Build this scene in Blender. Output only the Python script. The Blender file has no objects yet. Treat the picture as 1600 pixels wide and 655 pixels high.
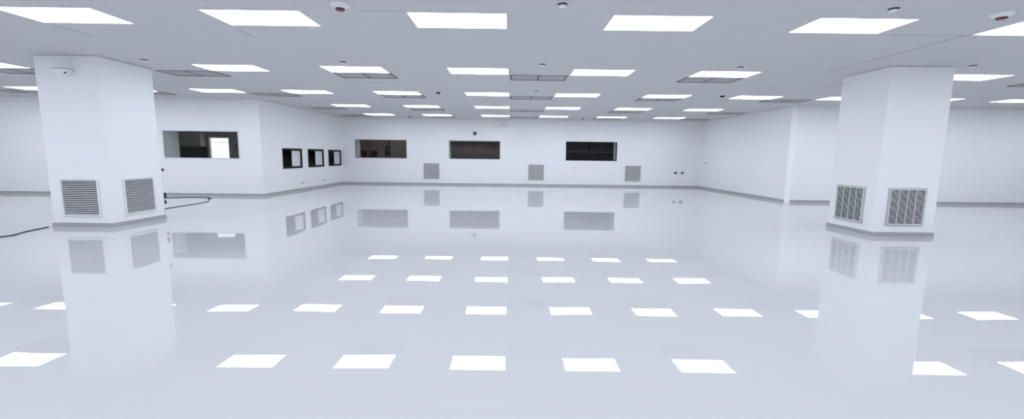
import bpy, bmesh, math, random
from mathutils import Vector, Matrix, noise as mnoise
S = bpy.context.scene
COL = S.collection
random.seed(4)

# ------------------------------------------------------------------ dimensions (metres)
H = 3.064                      # ceiling height
CZ = 1.4032                    # eye height
BY = 20.03                     # back wall
FY = 13.625                    # the two nearer walls either side of the recess
NL, NR = -7.96, 8.97           # side walls of the recess
SX = 18.6                      # outer side walls
RY = -6.0                      # wall behind the camera
LC = (-8.4055, 7.706, -7.2936, 8.8692)   # left pillar x0 y0 x1 y1
RC = (6.716, 7.6883, 7.8485, 8.811)      # right pillar
LX0, LDX, LY0, LDY, LW, LD = -1.2333, 2.4333, 5.2016, 3.1397, 1.16, 0.579

# ------------------------------------------------------------------ materials
def mat(name, col, rough=.5, spec=.5, metal=0., noise=0., nscale=8., bump=0., bscale=40., emit=None, estr=0.):
    m = bpy.data.materials.new(name); m.use_nodes = True
    nt = m.node_tree; b = nt.nodes['Principled BSDF']
    b.inputs['Base Color'].default_value = (*col, 1)
    b.inputs['Roughness'].default_value = rough
    b.inputs['Specular IOR Level'].default_value = spec
    b.inputs['Metallic'].default_value = metal
    tc = nt.nodes.new('ShaderNodeTexCoord')
    if noise:
        n = nt.nodes.new('ShaderNodeTexNoise'); n.inputs['Scale'].default_value = nscale; n.inputs['Detail'].default_value = 4
        nt.links.new(tc.outputs['Object'], n.inputs['Vector'])
        r = nt.nodes.new('ShaderNodeMapRange'); r.inputs['To Min'].default_value = 1 - noise; r.inputs['To Max'].default_value = 1 + noise
        nt.links.new(n.outputs['Fac'], r.inputs['Value'])
        x = nt.nodes.new('ShaderNodeVectorMath'); x.operation = 'SCALE'; x.inputs[0].default_value = col
        nt.links.new(r.outputs['Result'], x.inputs['Scale'])
        nt.links.new(x.outputs['Vector'], b.inputs['Base Color'])
    if bump:
        n = nt.nodes.new('ShaderNodeTexNoise'); n.inputs['Scale'].default_value = bscale; n.inputs['Detail'].default_value = 3
        nt.links.new(tc.outputs['Object'], n.inputs['Vector'])
        bp = nt.nodes.new('ShaderNodeBump'); bp.inputs['Strength'].default_value = 1; bp.inputs['Distance'].default_value = bump
        nt.links.new(n.outputs['Fac'], bp.inputs['Height']); nt.links.new(bp.outputs['Normal'], b.inputs['Normal'])
    if emit:
        b.inputs['Emission Color'].default_value = (*emit, 1); b.inputs['Emission Strength'].default_value = estr
    return m

LAMP = (.832, .905, 1.045)
LSTR = 10.4
M = {}
M['wall'] = mat('wall_paint', (.88, .88, .88), .55, .3, noise=.012, nscale=1.2, bump=.0004, bscale=30)
M['ceil'] = mat('ceiling_tile', (.61, .61, .61), .8, .1, noise=.02, nscale=3)
M['base'] = mat('grey_vinyl_cove', (.40, .40, .405), .4, .4, noise=.03, nscale=5)
M['litwhite'] = mat('white_lit_tone', (.96, .96, .96), .25, .5)  # whiter than the walls: brightness of the lit corner put into the colour
M['lamp'] = mat('lamp_diffuser', (.9, .9, .9), .5, .2, emit=LAMP, estr=LSTR)
M['lampframe'] = mat('lamp_frame_white', (.8, .8, .8), .4, .4)
M['seam'] = mat('ceiling_joint', (.22, .22, .23), .8, .1)
M['ventgrid'] = mat('vent_mesh_grey', (.42, .42, .42), .7, .2, noise=.08, nscale=30)
M['ventedge'] = mat('vent_dark_edge', (.06, .06, .065), .6, .3)
M['white'] = mat('white_plastic', (.82, .82, .82), .35, .5)
M['slat'] = mat('white_louvre', (.80, .80, .80), .4, .4)
M['gslat'] = mat('grey_louvre', (.52, .52, .52), .45, .4, noise=.1, nscale=14)
M['dark'] = mat('dark_void', (.008, .008, .008), .8, .2)
M['black'] = mat('black_rubber', (.012, .012, .013), .5, .4)
M['blackframe'] = mat('black_window_frame', (.006, .006, .007), .5, .12)
M['greyframe'] = mat('grey_window_frame', (.20, .20, .21), .35, .5)
M['silver'] = mat('aluminium', (.72, .72, .73), .35, .5)
M['red'] = mat('red_plastic', (.13, .008, .012), .3, .5)
M['cable'] = mat('dark_cable', (.035, .037, .045), .5, .4)
M['room'] = mat('brown_grey_panel', (.46, .385, .355), .7, .2, noise=.12, nscale=2)
M['roomgrey'] = mat('side_room_grey', (.38, .36, .365), .7, .2, noise=.08, nscale=2)
M['black_unlit'] = mat('black_and_unlit', (.006, .006, .006), .9, .05)  # for black things, and for spaces that are only unlit
M['blind'] = mat('brown_blind', (.125, .090, .083), .8, .1, noise=.08, nscale=3)
M['redbrown'] = mat('red_brown_wood', (.16, .085, .06), .5, .3, noise=.2, nscale=4)
M['charcoal'] = mat('charcoal_panel', (.055, .055, .058), .6, .3, noise=.15, nscale=3)
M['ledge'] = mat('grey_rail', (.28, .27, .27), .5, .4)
M['daylight'] = mat('daylit_pane', (.9, .9, .9), .4, .3, emit=(.95, .98, 1.0), estr=1.15)

# filter medium: grey green fibre with a diagonal weave
def filter_mat(name, a, b_):
    m = mat(name, a, .8, .1)
    nt = m.node_tree; bs = nt.nodes['Principled BSDF']
    tc = nt.nodes.new('ShaderNodeTexCoord')
    w = nt.nodes.new('ShaderNodeTexWave'); w.wave_type = 'BANDS'; w.bands_direction = 'DIAGONAL'
    w.inputs['Scale'].default_value = 4.2; w.inputs['Distortion'].default_value = 5; w.inputs['Detail'].default_value = 3; w.inputs['Detail Scale'].default_value = 3
    nt.links.new(tc.outputs['Object'], w.inputs['Vector'])
    r = nt.nodes.new('ShaderNodeValToRGB')
    r.color_ramp.elements[0].color = (*a, 1); r.color_ramp.elements[1].color = (*b_, 1)
    nt.links.new(w.outputs['Fac'], r.inputs['Fac']); nt.links.new(r.outputs['Color'], bs.inputs['Base Color'])
    return m
M['filter_green'] = filter_mat('grey_green_filter', (.165, .19, .17), (.30, .33, .31))
M['filter_grey'] = filter_mat('brown_grey_filter', (.215, .21, .21), (.34, .33, .33))

# glossy poured epoxy floor with a faint long ripple
def floor_mat():
    m = mat('white_epoxy_floor', (.58, .58, .58), .0, .55)
    nt = m.node_tree; b = nt.nodes['Principled BSDF']
    tc = nt.nodes.new('ShaderNodeTexCoord')
    def noise(scale, det):
        n = nt.nodes.new('ShaderNodeTexNoise'); n.inputs['Scale'].default_value = scale; n.inputs['Detail'].default_value = det
        nt.links.new(tc.outputs['Object'], n.inputs['Vector']); return n
    n = noise(.8, 4)
    r = nt.nodes.new('ShaderNodeMapRange'); r.inputs['To Min'].default_value = .575; r.inputs['To Max'].default_value = .60
    nt.links.new(n.outputs['Fac'], r.inputs['Value'])
    c = nt.nodes.new('ShaderNodeCombineColor')
    for k in range(3): nt.links.new(r.outputs['Result'], c.inputs[k])
    nt.links.new(c.outputs['Color'], b.inputs['Base Color'])
    return m
M['floor'] = floor_mat()

def glass_mat(name, tint, spec):
    m = bpy.data.materials.new(name); m.use_nodes = True
    nt = m.node_tree; nt.nodes.clear()
    o = nt.nodes.new('ShaderNodeOutputMaterial'); mx = nt.nodes.new('ShaderNodeMixShader')
    t = nt.nodes.new('ShaderNodeBsdfTransparent'); g = nt.nodes.new('ShaderNodeBsdfGlossy'); f = nt.nodes.new('ShaderNodeFresnel')
    t.inputs['Color'].default_value = (*tint, 1); g.inputs['Roughness'].default_value = .0; g.inputs['Color'].default_value = (spec, spec, spec, 1)
    ge = nt.nodes.new('ShaderNodeNewGeometry'); ma = nt.nodes.new('ShaderNodeMath'); ma.operation = 'MULTIPLY_ADD'
    ma.inputs[1].default_value = 1 / 1.35 - 1.35; ma.inputs[2].default_value = 1.35   # same reflectance on either side of the thin pane
    nt.links.new(ge.outputs['Backfacing'], ma.inputs[0]); nt.links.new(ma.outputs[0], f.inputs['IOR'])
    nt.links.new(f.outputs[0], mx.inputs[0]); nt.links.new(t.outputs[0], mx.inputs[1]); nt.links.new(g.outputs[0], mx.inputs[2])
    nt.links.new(mx.outputs[0], o.inputs['Surface'])
    return m
M['glass'] = glass_mat('window_glass', (.92, .94, .93), .5)
M['clear'] = glass_mat('clear_glass', (.995, .995, .995), .10)

# ------------------------------------------------------------------ mesh helpers
def box(bm, x0, y0, z0, x1, y1, z1, mtx=None):
    vs = [bm.verts.new((x, y, z)) for x in (x0, x1) for y in (y0, y1) for z in (z0, z1)]
    for f in ((0, 1, 3, 2), (4, 6, 7, 5), (0, 4, 5, 1), (2, 3, 7, 6), (0, 2, 6, 4), (1, 5, 7, 3)):
        bm.faces.new([vs[i] for i in f])
    if mtx is not None:
        for v in vs: v.co = mtx @ v.co
    return vs

def lathe(bm, prof, n=28, center=(0, 0, 0), mtx=None):
    """profile of (r, z) turned about the z axis"""
    rings = []
    allv = []
    for r, z in prof:
        if r < 1e-6:
            v = bm.verts.new((center[0], center[1], center[2] + z)); rings.append([v]); allv.append(v)
        else:
            ring = [bm.verts.new((center[0] + r * math.cos(2 * math.pi * k / n), center[1] + r * math.sin(2 * math.pi * k / n), center[2] + z)) for k in range(n)]
            rings.append(ring); allv += ring
    for a, b in zip(rings, rings[1:]):
        if len(a) == 1 and len(b) == 1: continue
        for k in range(n):
            k2 = (k + 1) % n
            if len(a) == 1: bm.faces.new((a[0], b[k2], b[k]))
            elif len(b) == 1: bm.faces.new((a[k], a[k2], b[0]))
            else: bm.faces.new((a[k], a[k2], b[k2], b[k]))
    if mtx is not None:
        for v in allv: v.co = mtx @ v.co

def obj(name, bm, m, parent=None, bevel=0., smooth=False, segs=2):
    bmesh.ops.recalc_face_normals(bm, faces=bm.faces)
    me = bpy.data.meshes.new(name); bm.to_mesh(me); bm.free()
    me.materials.append(m)
    if smooth:
        for p in me.polygons: p.use_smooth = True
    o = bpy.data.objects.new(name, me); COL.objects.link(o)
    if parent is not None: o.parent = parent
    if bevel:
        b = o.modifiers.new('bevel', 'BEVEL'); b.width = bevel; b.segments = segs; b.limit_method = 'ANGLE'
    return o

def boxes(name, lst, m, parent=None, bevel=0., mtx=None):
    bm = bmesh.new()
    for b in lst: box(bm, *b, mtx=mtx)
    return obj(name, bm, m, parent, bevel)

def tag(o, label, cat, group=None, kind=None):
    o['label'] = label; o['category'] = cat
    if group: o['group'] = group
    if kind: o['kind'] = kind
    return o

def thing(name, loc, rz=0.):
    e = bpy.data.objects.new(name, None); e.empty_display_size = .1
    e.location = loc; e.rotation_euler = (0, 0, rz); COL.objects.link(e)
    return e

def struct(o, label, cat):
    return tag(o, label, cat, kind='structure')

def copy_tree(src, name=None):
    c = src.copy(); COL.objects.link(c)
    for ch in list(src.children):
        d = ch.copy(); COL.objects.link(d); d.parent = c
        for g in list(ch.children):
            e = g.copy(); COL.objects.link(e); e.parent = d
    return c

def wall_boxes(axis, a0, a1, p0, p1, holes, z0=0., z1=H):
    """wall running along axis ('x' or 'y') from a0 to a1, thickness p0..p1, holes (h0,h1,zb,zt)"""
    out = []
    def add(u0, u1, zb, zt):
        if u1 - u0 > 1e-4 and zt - zb > 1e-4:
            out.append((u0, p0, zb, u1, p1, zt) if axis == 'x' else (p0, u0, zb, p1, u1, zt))
    cur = a0
    for h0, h1, zb, zt in sorted(holes):
        add(cur, h0, z0, z1); add(h0, h1, z0, zb); add(h0, h1, zt, z1); cur = h1
    add(cur, a1, z0, z1)
    return out

# ------------------------------------------------------------------ the room
# poured floor: a slab whose skin undulates by under a millimetre, as poured epoxy does
bm = bmesh.new()
fx0, fy0, fx1, fy1, st = -SX - .3, RY - .3, SX + .3, 25.0, .14
nx, ny = int((fx1 - fx0) / st), int((fy1 - fy0) / st)
def ripple(x, y):
    near = min(1., max(0., (11. - y) / 5.))          # trowelled a little less evenly on the nearer half
    return (.0006 * mnoise.noise((x * .45, y * .45, 3.1)) + (.00020 + .00045 * near) * mnoise.noise((x * 1.3, y * 1.5, 7.7))
            + (.00004 + .00018 * near) * mnoise.noise((x * 2.5, y * 2.9, 1.3)))
grid = [[bm.verts.new((fx0 + (fx1 - fx0) * i / nx, fy0 + (fy1 - fy0) * j / ny, ripple(fx0 + (fx1 - fx0) * i / nx, fy0 + (fy1 - fy0) * j / ny))) for j in range(ny + 1)] for i in range(nx + 1)]
for i in range(nx):
    for j in range(ny):
        bm.faces.new((grid[i][j], grid[i + 1][j], grid[i + 1][j + 1], grid[i][j + 1]))
rim = [grid[i][0] for i in range(nx + 1)] + [grid[nx][j] for j in range(1, ny + 1)] + [grid[i][ny] for i in range(nx - 1, -1, -1)] + [grid[0][j] for j in range(ny - 1, 0, -1)]
low = [bm.verts.new((v.co.x, v.co.y, -.12)) for v in rim]
for k in range(len(rim)): bm.faces.new((rim[k], low[k], low[(k + 1) % len(rim)], rim[(k + 1) % len(rim)]))
bm.faces.new(low)
struct(obj('floor', bm, M['floor'], smooth=True), 'glossy white poured epoxy floor mirroring the ceiling lights', 'floor')
struct(boxes('ceiling', [(-SX - .3, RY - .3, H, SX + .3, 25, H + .12)], M['ceil']), 'pale grey flat ceiling with rows of lit panels', 'ceiling')
W1, W2, W3 = (-7.28, -4.90, 1.235, 2.07), (-2.885, -.515, 1.24, 2.07), (2.605, 4.98, 1.232, 2.085)
WS = (-11.07, -8.66, 1.20, 2.08)
LWN = [(14.87, 16.235, .865, 1.56), (16.74, 18.115, .867, 1.565), (18.61, 19.965, .872, 1.56)]
struct(boxes('wall_back', wall_boxes('x', NL - .28, NR + .3, BY, BY + .62, [W1, W2, W3]), M['wall']), 'white back wall with three long dark windows', 'wall')
struct(boxes('wall_left', wall_boxes('y', FY, BY, NL - .28, NL, LWN), M['wall']), 'white recess wall with three small black framed windows', 'wall')
struct(boxes('wall_left_front', wall_boxes('x', -SX, NL - .28, FY, FY + .66, [WS]), M['wall']), 'white wall behind the louvred pillar holding the window with a bright doorway', 'wall')
CH = .11
bm = bmesh.new()
box(bm, NR, FY + CH, 0, NR + .3, BY, H)
obj_wr = obj('wall_right', bm, M['wall']); struct(obj_wr, 'plain white recess wall carrying one small switch plate', 'wall')
struct(boxes('wall_right_front', [(NR + CH, FY, 0, SX, FY + .3, H)], M['wall']), 'plain white wall standing behind the pillar with filter grilles', 'wall')
struct(boxes('wall_far_left', [(-SX - .3, RY, 0, -SX, FY + .66, H)], M['wall']), 'white outer side wall past the louvred pillar', 'wall')
struct(boxes('wall_far_right', [(SX, RY, 0, SX + .3, FY + .3, H)], M['wall']), 'white outer side wall past the filter grille pillar', 'wall')
struct(boxes('wall_behind', [(-SX - .3, RY - .3, 0, SX + .3, RY, H)], M['wall']), 'white wall closing the hall behind the viewer', 'wall')
# chamfered corner with its caught light painted as extra white, from the recess wall to the nearer wall
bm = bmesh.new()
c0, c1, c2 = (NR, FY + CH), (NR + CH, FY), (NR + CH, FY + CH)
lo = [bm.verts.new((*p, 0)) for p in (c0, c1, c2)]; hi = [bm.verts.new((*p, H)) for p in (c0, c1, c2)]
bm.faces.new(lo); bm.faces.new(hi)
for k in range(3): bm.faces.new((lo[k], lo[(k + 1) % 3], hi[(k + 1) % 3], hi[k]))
struct(obj('trim_1', bm, M['litwhite']), 'chamfered corner strip painted whiter for the light it catches at the recess turn', 'corner trim')

# baseboards: a cove strip 85 mm high
BH, BT = .085, .010
def cove(axis, a0, a1, p, sgn, face='n'):
    """profile of the cove swept along the wall; sgn = direction out of the wall"""
    bm = bmesh.new()
    prof = [(0, 0), (BT * 2.2, 0), (BT * 1.35, .012), (BT, .03), (BT, BH - .006), (BT * .5, BH), (0, BH)]
    rows = []
    for a in (a0, a1):
        rows.append([bm.verts.new((a, p + sgn * d, z) if axis == 'x' else (p + sgn * d, a, z)) for d, z in prof])
    n = len(prof)
    for k in range(n): bm.faces.new((rows[0][k], rows[0][(k + 1) % n], rows[1][(k + 1) % n], rows[1][k]))
    bm.faces.new(rows[0]); bm.faces.new(rows[1])
    return bm
for nm, args, lb in (('baseboard_back', ('x', NL, NR, BY, -1), 'grey vinyl cove base along the back wall'),
                     ('baseboard_left', ('y', FY - BT, BY, NL, 1), 'grey vinyl cove base below the three small black framed windows'),
                     ('baseboard_left_front', ('x', -SX, NL, FY, -1), 'grey vinyl cove base below the window with the bright doorway'),
                     ('baseboard_right', ('y', FY + CH, BY, NR, -1), 'grey vinyl cove base along the plain recess wall'),
                     ('baseboard_right_front', ('x', NR + CH, SX, FY, -1), 'grey vinyl cove base behind the pillar with filter grilles')):
    struct(obj(nm, cove(*args), M['base']), lb, 'baseboard')

# ------------------------------------------------------------------ pillars
def pillar(b, label):
    x0, y0, x1, y1 = b
    e = thing('pillar', ((x0 + x1) / 2, (y0 + y1) / 2, 0))
    hx, hy = (x1 - x0) / 2, (y1 - y0) / 2
    boxes('shaft', [(-hx, -hy, 0, hx, hy, H)], M['wall'], e, bevel=.02)
    bm = bmesh.new(); t = .011
    prof = [(0, 0), (t * 1.8, 0), (t * 1.2, .012), (t, .03), (t, BH - .006), (t * .5, BH), (0, BH)]
    rows = []
    for sx, sy in ((-1, -1), (1, -1), (1, 1), (-1, 1)):
        rows.append([bm.verts.new((sx * (hx + d), sy * (hy + d), z)) for d, z in prof])
    for i in range(4):
        a, c = rows[i], rows[(i + 1) % 4]
        for k in range(len(prof) - 1): bm.faces.new((a[k], a[k + 1], c[k + 1], c[k]))
    o = obj('base_trim', bm, M['base'], e); o['label'] = 'grey vinyl cove base'
    tag(e, label, 'pillar', 'square white pillars')
pillar(LC, 'square white pillar with two white louvred grilles and a trailing cable')
pillar(RC, 'square white pillar with two greenish grey filter grilles')

# ------------------------------------------------------------------ wall grilles (front faces -y in local space, origin at bottom centre on the wall)
def louvre_grille(size, border, nsl, slat_m, frame_m, tilt, chord):
    e = thing('air_grille', (0, 0, 0)); h = size / 2; d = .022
    boxes('frame', [(-h, -d, 0, h, 0, border), (-h, -d, size - border, h, 0, size),
                    (-h, -d, border, -h + border, 0, size - border), (h - border, -d, border, h, 0, size - border)], frame_m, e, bevel=.003)
    boxes('backing', [(-h + border, -.003, border, h - border, 0, size - border)], M['dark'], e)
    bm = bmesh.new(); inner = size - 2 * border; p = inner / nsl
    for k in range(nsl):
        z = border + (k + .5) * p
        mt = Matrix.Translation((0, -d * .55, z)) @ Matrix.Rotation(tilt, 4, 'X')
        box(bm, -h + border, -chord / 2, -.0016, h - border, chord / 2, .0016, mtx=mt)
    obj('slats', bm, slat_m, e)
    return e
def place(e, x, y, z, rz, label, group):
    e.location = (x, y, z); e.rotation_euler = (0, 0, rz); tag(e, label, 'grille', group); return e
g = louvre_grille(.70, .032, 19, M['slat'], M['white'], math.radians(40), .0195)
place(g, -7.845, LC[1], .20, 0, 'white louvred air grille low on the viewer facing side of its pillar', 'louvred pillar grilles')
g2 = copy_tree(g)
place(g2, LC[2], 8.30, .195, math.radians(90), 'white louvred air grille on the pillar side facing the room centre', 'louvred pillar grilles')
g = louvre_grille(.74, .022, 24, M['gslat'], M['gslat'], math.radians(58), .026)
place(g, -3.735, BY, .27, 0, 'grey louvred wall grille on the back wall below and between first two long windows', 'back wall grilles')
for x, lb in ((1.205, 'grey louvred wall grille in the middle of the back wall'), (5.785, 'grey louvred wall grille on the back wall nearest the two black plugs')):
    place(copy_tree(g), x, BY, .27, 0, lb, 'back wall grilles')

def filter_grille(size, med):
    e = thing('filter_grille', (0, 0, 0)); h = size / 2; b = .022; d = .02
    boxes('outer_frame', [(-h, -d, 0, h, 0, b), (-h, -d, size - b, h, 0, size), (-h, -d, b, -h + b, 0, size - b), (h - b, -d, b, h, 0, size - b)], M['gslat'], e, bevel=.003)
    b2 = b + .016; d2 = .028
    boxes('inner_frame', [(-h + b, -d2, b, h - b, 0, b2), (-h + b, -d2, size - b2, h - b, 0, size - b), (-h + b, -d2, b2, -h + b2, 0, size - b2), (h - b2, -d2, b2, h - b, 0, size - b2)], M['silver'], e, bevel=.002)
    boxes('filter_pad', [(-h + b2, -.010, b2, h - b2, 0, size - b2)], med, e)
    w = (size - 2 * b2) / 4
    for k in (1, 2, 3):
        x = -h + b2 + k * w
        boxes('bar', [(x - .005, -.024, b2, x + .005, -.006, size - b2)], M['silver'], e)
    return e
g = filter_grille(.70, M['filter_grey'])
place(g, 7.275, RC[1], .205, 0, 'brownish grey filter grille with three silver bars on the pillar front', 'filter pillar grilles')
g = filter_grille(.70, M['filter_green'])
place(g, RC[0], 8.28, .205, math.radians(-90), 'greenish grey filter grille on the pillar side facing the room centre', 'filter pillar grilles')

# ------------------------------------------------------------------ windows
def window(n, axis, hole, p, fw, fd, fm, label, gl='glass'):
    """fixed window in a wall hole; frame flush with the room side at p"""
    h0, h1, zb, zt = hole
    e = thing('window_%d' % n, ((h0 + h1) / 2, p, zb) if axis == 'x' else (p, (h0 + h1) / 2, zb), 0 if axis == 'x' else math.radians(90))
    w = (h1 - h0) / 2; hh = zt - zb; lip = .012
    L = [(-w - lip, -.010, -lip, w + lip, fd, fw), (-w - lip, -.010, hh - fw, w + lip, fd, hh + lip),
         (-w - lip, -.010, fw, -w + fw, fd, hh - fw), (w - fw, -.010, fw, w + lip, fd, hh - fw)]
    # keep the deep part inside the hole: lip only in front of the wall
    L = [(-w, 0, 0, w, fd, fw), (-w, 0, hh - fw, w, fd, hh), (-w, 0, fw, -w + fw, fd, hh - fw), (w - fw, 0, fw, w, fd, hh - fw),
         (-w - lip, -.010, -lip, w + lip, 0, fw), (-w - lip, -.010, hh - fw, w + lip, 0, hh + lip), (-w - lip, -.010, fw, -w + fw, 0, hh - fw), (w - fw, -.010, fw, w + lip, 0, hh - fw)]
    boxes('window_frame', L, fm, e)
    boxes('pane', [(-w + fw, fd * .4, fw, w - fw, fd * .4 + .006, hh - fw)], M[gl], e)
    if gl == 'clear':
        o = boxes('sliding_panel', [(w - fw - .60, fd + .012, 0, w, fd + .032, hh)], M['litwhite'], e); o['label'] = 'white half panel behind the glass'
    struct(e, label, 'window')
    return e
window(1, 'x', W1, BY, .018, .05, M['greyframe'], 'long back wall window onto a brown room with dark furniture')
window(2, 'x', W2, BY, .018, .05, M['greyframe'], 'long back wall window filled by a plain brown blind')
window(3, 'x', W3, BY, .022, .05, M['blackframe'], 'long black back wall window crossed by a thin rail')
window(4, 'x', WS, FY, .020, .05, M['silver'], 'long window with a bright glazed doorway behind it')
for k, (hl, lb) in enumerate(zip(LWN, ('small black framed window nearest the viewer in the recess wall', 'small black framed window in the middle of the recess wall three', 'small black framed window nearest the back wall corner'))):
    window(5 + k, 'y', hl, NL, .06, .022, M['blackframe'], lb, 'clear')

# ------------------------------------------------------------------ rooms behind the windows
struct(boxes('wall_unlit_backing', [(-8.56, FY + .66, 0, -8.54, BY + .62, H)], M['black_unlit']), 'black sheet standing in for the unlit space behind the three small windows', 'wall')  # near-black colour replaces the darkness of the space beyond
PY = 16.6
DX0, DX1, DZ = -11.66, -10.94, 1.95
struct(boxes('wall_side_room', wall_boxes('x', -16, -8.56, PY, PY + .12, [(DX0 - .06, DX1 + .06, 0, DZ + .05)]), M['roomgrey']), 'dim brown grey wall around the bright doorway', 'wall')
struct(boxes('wall_side_room_end', [(-16.1, FY + .66, 0, -16, PY + .12, H)], M['roomgrey']), 'dim end wall of the side room', 'wall')
d = thing('door_1', ((DX0 + DX1) / 2, PY, 0)); w = (DX1 - DX0) / 2
boxes('door_frame', [(-w - .06, -.02, 0, -w, .12, DZ + .05), (w, -.02, 0, w + .06, .12, DZ + .05), (-w, -.02, DZ, w, .12, DZ + .05)], M['silver'], d)
boxes('transom_bar', [(-w * .55, .02, 1.785, w, .10, 1.80)], M['silver'], d)
boxes('lit_pane', [(-w, .06, 0, w, .07, DZ)], M['daylight'], d)
struct(d, 'bright daylit glazed door seen through the long window', 'door')
c = thing('wall_cabinet', (-12.4, PY - .17, 1.62))
boxes('body', [(-.62, -.17, .03, .60, .17, .92)], M['roomgrey'], c); boxes('bottom_rail', [(-.62, -.19, 0, .60, .17, .03)], M['ledge'], c)
tag(c, 'dim brown grey wall cabinet hung beside the bright glazed door', 'cabinet')
c = thing('void_shade', (-12.35, PY - .03, 0))
boxes('board', [(-.72, -.03, .06, .48, .028, 1.60)], M['black_unlit'], c); boxes('void_foot', [(-.72, -.036, 0, .48, .028, .06)], M['black_unlit'], c)  # black sheet in place of the shade below the cabinet
tag(c, 'black board standing in for the dark void under the wall cabinet', 'panel')
boxes_post = boxes('door_post', [(-11.86, PY - .05, 0, -11.80, PY - .001, 2.45)], M['black_unlit']); tag(boxes_post, 'thin black post between the dark recess and the bright door', 'post')
o = thing('light_switch', (-10.67, PY, 1.58)); boxes('plate', [(-.035, -.012, 0, .035, 0, .11)], M['black'], o); boxes('rocker', [(-.012, -.016, .035, .012, -.012, .07)], M['white'], o)
tag(o, 'small black light switch on the dim wall beyond the long window', 'switch')

struct(boxes('wall_corridor', [(NL - .28, 23.2, 0, NR + .3, 23.3, H)], M['room']), 'dim brown wall of the rooms behind the back wall', 'wall')
struct(boxes('wall_corridor_divider', [(-4.6, BY + .62, 0, -4.5, 23.2, H), (1.9, BY + .62, 0, 2.0, 23.2, H)], M['room']), 'dim partitions between the rooms behind the back wall', 'wall')
struct(boxes('wall_corridor_end', [(NL - .38, BY + .62, 0, NL - .28, 23.3, H), (NR + .2, BY + .62, 0, NR + .3, 23.3, H)], M['room']), 'dim end walls behind the back wall', 'wall')
b = thing('roller_blind', ((W2[0] + W2[1]) / 2, BY + .56, W2[2])); w = (W2[1] - W2[0]) / 2
bm = bmesh.new(); n = 60; rows = []
for z in (.004, .79):
    rows.append([bm.verts.new((-w + .004 + (2 * w - .008) * k / n, .012 * math.sin(k * 1.7) * (1 if z > .5 else .5), z)) for k in range(n + 1)])
for k in range(n): bm.faces.new((rows[0][k], rows[0][k + 1], rows[1][k + 1], rows[1][k]))
o = obj('fabric', bm, M['blind'], b, smooth=True); s = o.modifiers.new('thick', 'SOLIDIFY'); s.thickness = .002
boxes('head_rail', [(-w + .002, -.03, .785, w - .002, .03, .826)], M['charcoal'], b)
tag(b, 'plain brown roller blind drawn down in the middle long window', 'blind')
# dim furniture behind the first long window
for x, wd, hgt, lb in ((-7.95, .24, 1.58, 'narrow red brown cupboard behind the first long window, nearer its grey jamb'), (-7.38, .26, 1.58, 'narrow red brown cupboard behind the first long window, next to the wall box')):
    c = thing('narrow_cupboard', (x, 22.95, 0))
    boxes('carcass', [(-wd / 2, -.22, .06, wd / 2, .24, hgt)], M['redbrown'], c); boxes('door', [(-wd / 2 + .01, -.24, .07, wd / 2 - .01, -.22, hgt - .01)], M['redbrown'], c)
    boxes('plinth', [(-wd / 2 + .02, -.2, 0, wd / 2 - .02, .24, .06)], M['black'], c)
    tag(c, lb, 'cupboard', 'cupboards behind the first long window')
c = thing('wall_box', (-6.72, 23.2, 1.33))
boxes('case', [(-.11, -.10, 0, .11, 0, .42)], M['black_unlit'], c, bevel=.01); boxes('neck', [(-.06, -.09, .42, .05, 0, .53)], M['black_unlit'], c, bevel=.01)
tag(c, 'black upright wall box on the brown wall behind the first long window', 'wall box')
c = thing('brown_partition', (-5.9, 22.9, 0)); boxes('panel', [(-.55, -.03, 0, .95, .03, 2.3)], M['room'], c); boxes('edge_post', [(-.60, -.05, 0, -.55, .05, 2.3)], M['charcoal'], c)
tag(c, 'plain brown screen panel behind the first long window beside the wall box', 'partition')
c = thing('upright_panel', (-7.67, 23.12, 0)); boxes('board', [(-.10, -.04, 0, .10, .04, 2.3)], M['roomgrey'], c); boxes('foot', [(-.14, -.07, 0, .14, .06, .03)], M['charcoal'], c)
tag(c, 'pale grey upright board between the two narrow cupboards', 'panel')
# rail and black racking behind the third long window
struct(boxes('wall_rack_room', [(2.0, 22.3, 0, NR + .2, 22.36, H)], M['charcoal']), 'charcoal wall behind the black window', 'wall')
c = thing('rack', (4.1, 22.0, 0))
boxes('rail', [(-1.9, -.05, 1.63, 1.9, .02, 1.665)], M['ledge'], c)
boxes('lower_panel', [(-1.9, -.02, .05, 1.9, .02, 1.625)], M['black_unlit'], c)
for x in (-1.95, -.05, 1.95): boxes('upright', [(x - .05, -.03, 0, x + .05, .03, 2.3)], M['black_unlit'], c)
tag(c, 'black rack with a thin grey rail behind the black window', 'rack')

for x, y, p in ((-6.2, 22.0, 3.4), (-11.6, 15.3, 1.6)):      # unseen fill lights added to lift the rooms behind the glass
    li = bpy.data.lights.new('room_fill', 'AREA'); li.shape = 'RECTANGLE'; li.size = 1.2; li.size_y = .3; li.energy = p; li.color = (1, .93, .88)
    o = bpy.data.objects.new('room_fill', li); COL.objects.link(o); o.location = (x, y, H - .03)
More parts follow.
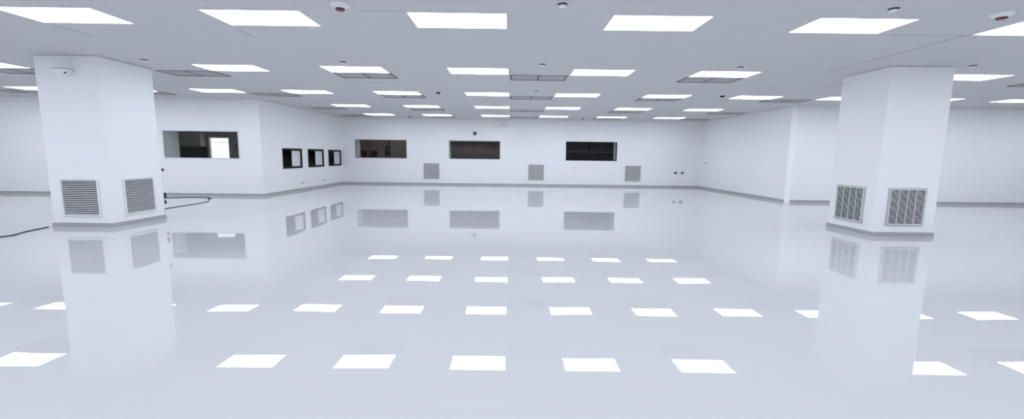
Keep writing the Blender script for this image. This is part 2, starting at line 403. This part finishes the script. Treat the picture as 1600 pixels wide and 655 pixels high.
# ------------------------------------------------------------------ ceiling lights
proto = thing('ceiling_light', (0, 0, H))
fb = .012
boxes('frame', [(-fb, -fb, -.010, LW + fb, 0, 0), (-fb, LD, -.010, LW + fb, LD + fb, 0), (-fb, 0, -.010, 0, LD, 0), (LW, 0, -.010, LW + fb, LD, 0)], M['lampframe'], proto)
dif = boxes('diffuser', [(0, 0, -.006, LW, LD, 0)], M['lamp'], proto); dif['label'] = 'glowing white diffuser'
dif.data.materials.append(M['lampframe'])
for p in dif.data.polygons: p.material_index = 0 if p.normal.z < -.5 else 1      # only the underside glows
rows = [(0, range(-2, 4), 'nearest row'), (1, [-4, -2, -1, 0, 1, 2, 4, 5], 'second row'), (2, range(-6, 8), 'third row'), (3, range(-2, 4), 'fourth row'), (4, range(-2, 4), 'farthest row')]
ordn = ['first', 'second', 'third', 'fourth', 'fifth', 'sixth', 'seventh', 'eighth', 'ninth', 'tenth', 'eleventh', 'twelfth', 'thirteenth', 'fourteenth']
first = True
for j, cols, rn in rows:
    cols = list(cols)
    vis = [c for c in cols if not (j, c) in ((1, 5), (2, -6), (2, 7))]
    for c in cols:
        o = proto if first else copy_tree(proto); first = False
        o.location = (LX0 + c * LDX, LY0 + j * LDY, H)
        if (j, c) == (1, 5): lb = 'lit ceiling panel beyond the filter pillar, shown only as a floor reflection'
        elif (j, c) == (2, -6): lb = 'lit ceiling panel beyond the louvred pillar, shown only as a floor reflection'
        elif (j, c) == (2, 7): lb = 'lit ceiling panel of the third row past the frame, shown only as floor glare'
        elif (j, c) == (1, -4): lb = 'lit ceiling panel of the second row cut by the frame, outside the louvred pillar'
        elif (j, c) == (1, 4): lb = 'lit ceiling panel of the second row touching the filter pillar outer edge'
        else: lb = 'lit ceiling panel, %s from the left in the %s from the viewer' % (ordn[vis.index(c)], rn)
        tag(o, lb, 'ceiling light', 'lit ceiling panels')
# the same hall goes on behind the viewer, lit by the same panels: lamps of their size at their places
for r in (-1, -2, -3):
    for c in range(-6, 7):
        li = bpy.data.lights.new('hall_lamp', 'AREA'); li.shape = 'RECTANGLE'; li.size = LW; li.size_y = LD
        li.energy = LSTR * math.pi * LW * LD; li.color = LAMP
        o = bpy.data.objects.new('hall_lamp', li); COL.objects.link(o)
        o.location = (LX0 + c * LDX + LW / 2, LY0 + r * LDY + LD / 2, H - .012)

for r, cs in ((0, (-6, -5, -4, -3, 4, 5, 6)), (1, (-7, -6, -5, 6))):   # and on either side of the view
    for c in cs:
        li = bpy.data.lights.new('hall_lamp', 'AREA'); li.shape = 'RECTANGLE'; li.size = LW; li.size_y = LD
        li.energy = LSTR * math.pi * LW * LD; li.color = LAMP
        o = bpy.data.objects.new('hall_lamp', li); COL.objects.link(o)
        o.location = (LX0 + c * LDX + LW / 2, LY0 + r * LDY + LD / 2, H - .012)

# ------------------------------------------------------------------ ceiling air vents
proto = thing('ceiling_vent', (0, 0, H)); vw, vd, e_ = 1.19, .575, .03
boxes('frame', [(0, 0, -.006, vw, e_ * .5, 0), (0, vd - e_, -.010, vw, vd, 0), (0, e_ * .5, -.008, e_, vd - e_, 0), (vw - e_, e_ * .5, -.008, vw, vd - e_, 0)], M['ventedge'], proto)
boxes('divider', [(vw / 2 - .014, e_ * .5, -.008, vw / 2 + .014, vd - e_, 0)], M['ventedge'], proto)
for a, b in ((e_, vw / 2 - .014), (vw / 2 + .014, vw - e_)):
    boxes('mesh_panel', [(a, e_ * .5, -.004, b, vd - e_, 0)], M['ventgrid'], proto)
VX = lambda k: -.03 + 3.655 * k
VY = [9.0, 12.14, 15.66, 18.45]
vents = [(0, range(-3, 4)), (1, range(-4, 3)), (2, range(-2, 3)), (3, range(-2, 3))]
first = True
for r, ks in vents:
    ks = list(ks)
    for i, k in enumerate(ks):
        o = proto if first else copy_tree(proto); first = False
        x = VX(k)
        if k == 2 and r >= 1: x = 7.28 if r == 1 else 7.35
        o.location = (x, VY[r], H)
        tag(o, 'grey ceiling vent, %s from the left in the %s vent row from the viewer' % (ordn[i], ('nearest', 'second', 'third', 'farthest')[r]), 'ceiling vent', 'grey ceiling vents')

# ------------------------------------------------------------------ detectors and sprinklers
def red_detector(x, y, label):
    e = thing('smoke_detector', (x, y, H))
    bm = bmesh.new(); lathe(bm, [(0, 0), (.105, 0), (.105, -.012), (.095, -.022), (.070, -.040), (.058, -.048), (0, -.048)]); obj('base', bm, M['white'], e)
    bm = bmesh.new(); lathe(bm, [(0, -.046), (.050, -.048), (.052, -.060), (.042, -.068), (0, -.070)]); o = obj('sensor', bm, M['red'], e); o['label'] = 'dark red sensor cap'
    tag(e, label, 'smoke detector', 'red smoke detectors')
red_detector(-1.93, 4.98, 'white ceiling detector with dark red cap near the top edge between two panels')
red_detector(5.52, 4.98, 'white ceiling detector with dark red cap beside the front row panel nearest the filter pillar')
def black_detector(x, y, label, sc=1.):
    e = thing('ceiling_sensor', (x, y, H))
    bm = bmesh.new(); lathe(bm, [(0, 0), (.08 * sc, 0), (.08 * sc, -.012), (.06 * sc, -.02), (0, -.02)]); obj('base', bm, M['white'], e)
    bm = bmesh.new(); lathe(bm, [(0, -.02), (.055 * sc, -.02), (.055 * sc, -.05), (.03 * sc, -.06), (0, -.06)]); obj('sensor', bm, M['black'], e)
    tag(e, label, 'sensor', 'small dark ceiling sensors')
black_detector(-1.93, 11.44, 'small dark ceiling sensor between the second and third panels of the third row')
black_detector(5.57, 11.42, 'small dark ceiling sensor in the third row nearest the filter pillar')
black_detector(-4.38, 18.57, 'tiny dark ceiling sensor in the farthest row nearest the first long window', .8)
black_detector(3.08, 18.45, 'tiny dark ceiling sensor in the farthest row above the black window', .8)
proto = None
spr = [(.55, 4.88, 'white round sprinkler cap near the top edge, above the middle of the hall'), (4.2, 4.88, 'white round sprinkler cap near the top edge behind a front row panel'),
       (-6.70, 8.0, 'white round sprinkler cap beside the louvred pillar top'), (-3.07, 7.97, 'white round sprinkler cap just before the second visible panel of the second row'),
       (.56, 7.96, 'white round sprinkler cap just before the middle vent'), (4.19, 7.98, 'white round sprinkler cap just before the panel nearest the filter pillar'),
       (8.05, 7.6, 'white round sprinkler cap just outside the filter pillar top'), (.64, 11.16, 'tiny white sprinkler cap just before the third row middle panel')]
for x, y, lb in spr:
    if proto is None:
        proto = o = thing('sprinkler_cap', (x, y, H))
        bm = bmesh.new(); lathe(bm, [(0, 0), (.050, 0), (.050, -.010), (0, -.010)]); obj('collar', bm, M['ventedge'], o)
        bm = bmesh.new(); lathe(bm, [(0, -.010), (.030, -.010), (.030, -.016), (.046, -.018), (.044, -.028), (.020, -.033), (0, -.034)]); obj('cap', bm, M['white'], o)
    else:
        o = copy_tree(proto); o.location = (x, y, H)
    tag(o, lb, 'sprinkler', 'ceiling sprinkler caps')

# wall mounted round units
def wall_unit(x, y, z, r, lens, label):
    e = thing('wall_dome', (x, y, z))
    bm = bmesh.new(); lathe(bm, [(0, .018), (r, .014), (r, .004), (r * .93, -.006), (r * .75, -.052), (r * .42, -.082), (0, -.092)], 32, (0, -r * .75, 0)); obj('shell', bm, M['white'], e)
    bm = bmesh.new(); lathe(bm, [(r * .9, .0145), (r * 1.015, .0145), (r * 1.015, .005), (r * .9, .005)], 32, (0, -r * .75, 0)); obj('rim_shade_ring', bm, M['ledge'], e)  # dark ring painted for the shadow gap along the dome
    boxes('bracket', [(-r * .45, -r * .3, -.03, r * .45, 0, .02)], M['white'], e, bevel=.006)
    if lens:
        bm = bmesh.new(); lathe(bm, [(0, .012), (.016, .006), (.016, -.012), (0, -.018)], 16, (r * .62, -r * 1.12, -.050)); obj('lens', bm, M['ventedge'], e)
    tag(e, label, 'dome unit', 'white wall domes')
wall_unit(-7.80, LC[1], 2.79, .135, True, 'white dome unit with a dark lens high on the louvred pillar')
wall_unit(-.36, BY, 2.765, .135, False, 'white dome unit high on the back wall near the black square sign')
e = thing('square_sign', (-1.69, BY, 2.345))
boxes('plate', [(-.075, -.02, 0, .075, 0, .15)], M['black'], e, bevel=.004); boxes('face', [(-.028, -.024, .055, .028, -.02, .098)], M['gslat'], e)
tag(e, 'small black square wall sign with pale centre above the blind window', 'sign')

# ------------------------------------------------------------------ sockets, plugs and cables
def outlet(name, loc, rz, w, h, label, cat, group, plug=None, cells=2):
    e = thing(name, loc, rz)
    boxes('plate', [(-w / 2, -.010, 0, w / 2, 0, h)], M['white'] , e, bevel=.003)
    cw = w / cells
    for k in range(cells):
        cx = -w / 2 + (k + .5) * cw
        boxes('insert', [(cx - cw * .34, -.016, h * .16, cx + cw * .34, -.010, h * .84)], M['gslat'], e)
    if plug:
        pw, ph, pd, px = plug
        boxes('plug', [(px - pw / 2, -.016 - pd, h * .5 - ph / 2, px + pw / 2, -.012, h * .5 + ph / 2), (px - pw * .05, -.016 - pd * .8, h * .5 + ph / 2 - .001, px + pw / 2, -.012, h * .5 + ph * .8)], M['black'], e, bevel=.004)
    tag(e, label, cat, group)
outlet('wall_socket', (7.79, BY, .655), 0, .12, .08, 'wall socket with a black plug below the back wall, farther from the corner', 'socket', 'sockets with black plugs', (.105, .06, .05, 0), 1)
outlet('wall_socket', (8.12, BY, .655), 0, .12, .08, 'wall socket with a black plug nearest the recess corner', 'socket', 'sockets with black plugs', (.105, .06, .05, 0), 1)
outlet('wall_socket', (NL, 16.2, .235), math.radians(90), .26, .09, 'pale double socket under the nearest small black window', 'socket', 'low double sockets')
outlet('wall_socket', (NL, 18.05, .235), math.radians(90), .26, .09, 'pale double socket under the middle small black window', 'socket', 'low double sockets')
outlet('switch_plate', (NR, 19.5, 1.135), math.radians(-90), .40, .08, 'pale grey switch plate on the plain recess wall near its corner', 'switch', None, None, 2)
# on the hidden back of the louvred pillar, plugs just showing past its edge
def back_plug(z, hh, d, label):
    e = thing('plug_socket', (LC[2] - .045, LC[3], z), math.radians(180))
    boxes('plate', [(-.04, -.008, 0, .04, 0, hh + .02)], M['white'], e); boxes('plug', [(-.035, -d, .005, .035, -.008, hh)], M['black'], e, bevel=.008)
    tag(e, label, 'plug', 'black plugs behind the louvred pillar')
back_plug(.99, .06, .085, 'black plug peeping past the louvred pillar edge at chest height')
back_plug(.42, .12, .09, 'tall black adapter peeping past the louvred pillar edge above the cable')
back_plug(.30, .08, .08, 'lower black plug peeping past the louvred pillar edge by the cable')

def cable(name, strands, r, label):
    e = thing(name, strands[0][0])
    org = Vector(strands[0][0])
    for pts in strands:
        cu = bpy.data.curves.new('c', 'CURVE'); cu.dimensions = '3D'; cu.bevel_depth = r; cu.bevel_resolution = 2; cu.resolution_u = 8
        sp = cu.splines.new('NURBS'); sp.points.add(len(pts) - 1); sp.use_endpoint_u = True; sp.order_u = 3
        for p, q in zip(sp.points, pts): p.co = (*(Vector(q) - org), 1)
        t = bpy.data.objects.new('tmp', cu); COL.objects.link(t)
        dg = bpy.context.evaluated_depsgraph_get()
        me = bpy.data.meshes.new_from_object(t.evaluated_get(dg)); bpy.data.objects.remove(t)
        me.materials.clear(); me.materials.append(M['cable'])
        for p in me.polygons: p.use_smooth = True
        o = bpy.data.objects.new('strand', me); COL.objects.link(o); o.parent = e
    tag(e, label, 'cable')
R_ = .0085
lp = [(-9.4, 6.35), (-8.9, 6.5), (-8.45, 6.66), (-8.22, 6.72), (-8.18, 6.86), (-8.30, 7.10), (-8.38, 7.32), (-8.43, 7.52), (-8.455, 7.66)]
cable('floor_cable', [[(x, y, R_) for x, y in lp], [(x + .035 * math.sin(i * 2.1), y + .03 * math.cos(i * 1.3), R_) for i, (x, y) in enumerate(lp)]], R_, 'dark twin cable snaking across the floor to the louvred pillar foot')
cp = [(-7.60, 8.95, .40), (-7.62, 9.0, .2), (-7.55, 9.2, R_), (-8.4, 9.9, R_), (-8.53, 10.37, R_), (-8.53, 11.05, R_), (-8.56, 11.73, R_), (-8.60, 11.98, R_), (-8.90, 12.45, R_), (-9.10, 12.62, R_), (-9.05, 12.80, R_), (-9.22, 12.85, R_), (-9.26, 13.02, R_), (-9.54, 13.21, R_), (-9.92, 13.10, R_), (-10.21, 12.99, R_), (-10.46, 12.76, R_), (-11.3, 12.3, R_)]
cable('loop_cable', [cp], R_, 'dark cable looped on the floor behind the louvred pillar')

# ------------------------------------------------------------------ ceiling joints
tn = 2
def seam(x0, y0, x1, y1, lb, w=.012):
    global tn
    a, b = Vector((x0, y0)), Vector((x1, y1)); n = (b - a).normalized(); p = Vector((-n.y, n.x)) * w / 2
    bm = bmesh.new()
    q = [a + p, a - p, b - p, b + p]
    lo = [bm.verts.new((*v, H - .0015)) for v in q]; hi = [bm.verts.new((*v, H)) for v in q]
    bm.faces.new(lo); bm.faces.new(hi)
    for k in range(4): bm.faces.new((lo[k], lo[(k + 1) % 4], hi[(k + 1) % 4], hi[k]))
    struct(obj('trim_%d' % tn, bm, M['seam']), lb, 'ceiling joint'); tn += 1
seam(6.04, 5.80, 6.03, 8.34, 'long dark ceiling joint running to the filter pillar')
seam(6.05, 9.6, 6.05, 10.3, 'short dark ceiling joint behind the filter pillar')
seam(7.24, 9.7, 7.24, 10.3, 'short dark ceiling joint touching the filter pillar back')
seam(-6.12, 5.80, -6.11, 6.45, 'short dark ceiling joint above the louvred pillar', .008)
seam(-3.73, 6.0, -3.74, 6.5, 'short dark ceiling joint beyond the second front panel', .007)
seam(-1.79, 5.18, -1.28, 5.19, 'thin ceiling joint beside the middle front panel', .005)
seam(4.9, 5.86, 6.0, 5.85, 'thin ceiling joint behind a front panel', .005)
seam(-3.70, 9.66, -3.72, 10.2, 'thin ceiling joint beyond the second row vent', .009)
seam(-3.72, 10.2, -2.5, 10.17, 'thin cross joint beyond the second row vent', .012)

# ------------------------------------------------------------------ light, camera, view
wd = bpy.data.worlds.new('world'); S.world = wd; wd.use_nodes = True
wd.node_tree.nodes['Background'].inputs[0].default_value = (.5, .55, .65, 1); wd.node_tree.nodes['Background'].inputs[1].default_value = .0

cam = bpy.data.cameras.new('camera'); co = bpy.data.objects.new('camera', cam); COL.objects.link(co); S.camera = co
F_PX, PITCH, YAW, ROLL = 659.46, -.1265, .0045, .0121
cam.sensor_width = 36; cam.sensor_fit = 'HORIZONTAL'; cam.lens = F_PX * 36 / 1600; cam.clip_end = 200; cam.clip_start = .05
cp_, sp_ = math.cos(PITCH), math.sin(PITCH); cy_, sy_ = math.cos(YAW), math.sin(YAW); cr_, sr_ = math.cos(ROLL), math.sin(ROLL)
Fv = Vector((sy_ * cp_, cy_ * cp_, sp_)); Rv = Vector((cy_, -sy_, 0)); Uv = Rv.cross(Fv)
R2 = cr_ * Rv + sr_ * Uv; U2 = -sr_ * Rv + cr_ * Uv
mt = Matrix((R2, U2, -Fv)).transposed().to_4x4(); mt.translation = (0, 0, CZ)
co.matrix_world = mt

vs = S.view_settings; vs.view_transform = 'Standard'; vs.look = 'None'; vs.gamma = 1; vs.use_curve_mapping = False; vs.exposure = 0
S.cycles.max_bounces = 16; S.cycles.diffuse_bounces = 10; S.cycles.glossy_bounces = 6; S.cycles.transparent_max_bounces = 12
S.cycles.sample_clamp_indirect = 4; S.cycles.use_denoising = True; S.cycles.use_adaptive_sampling = False
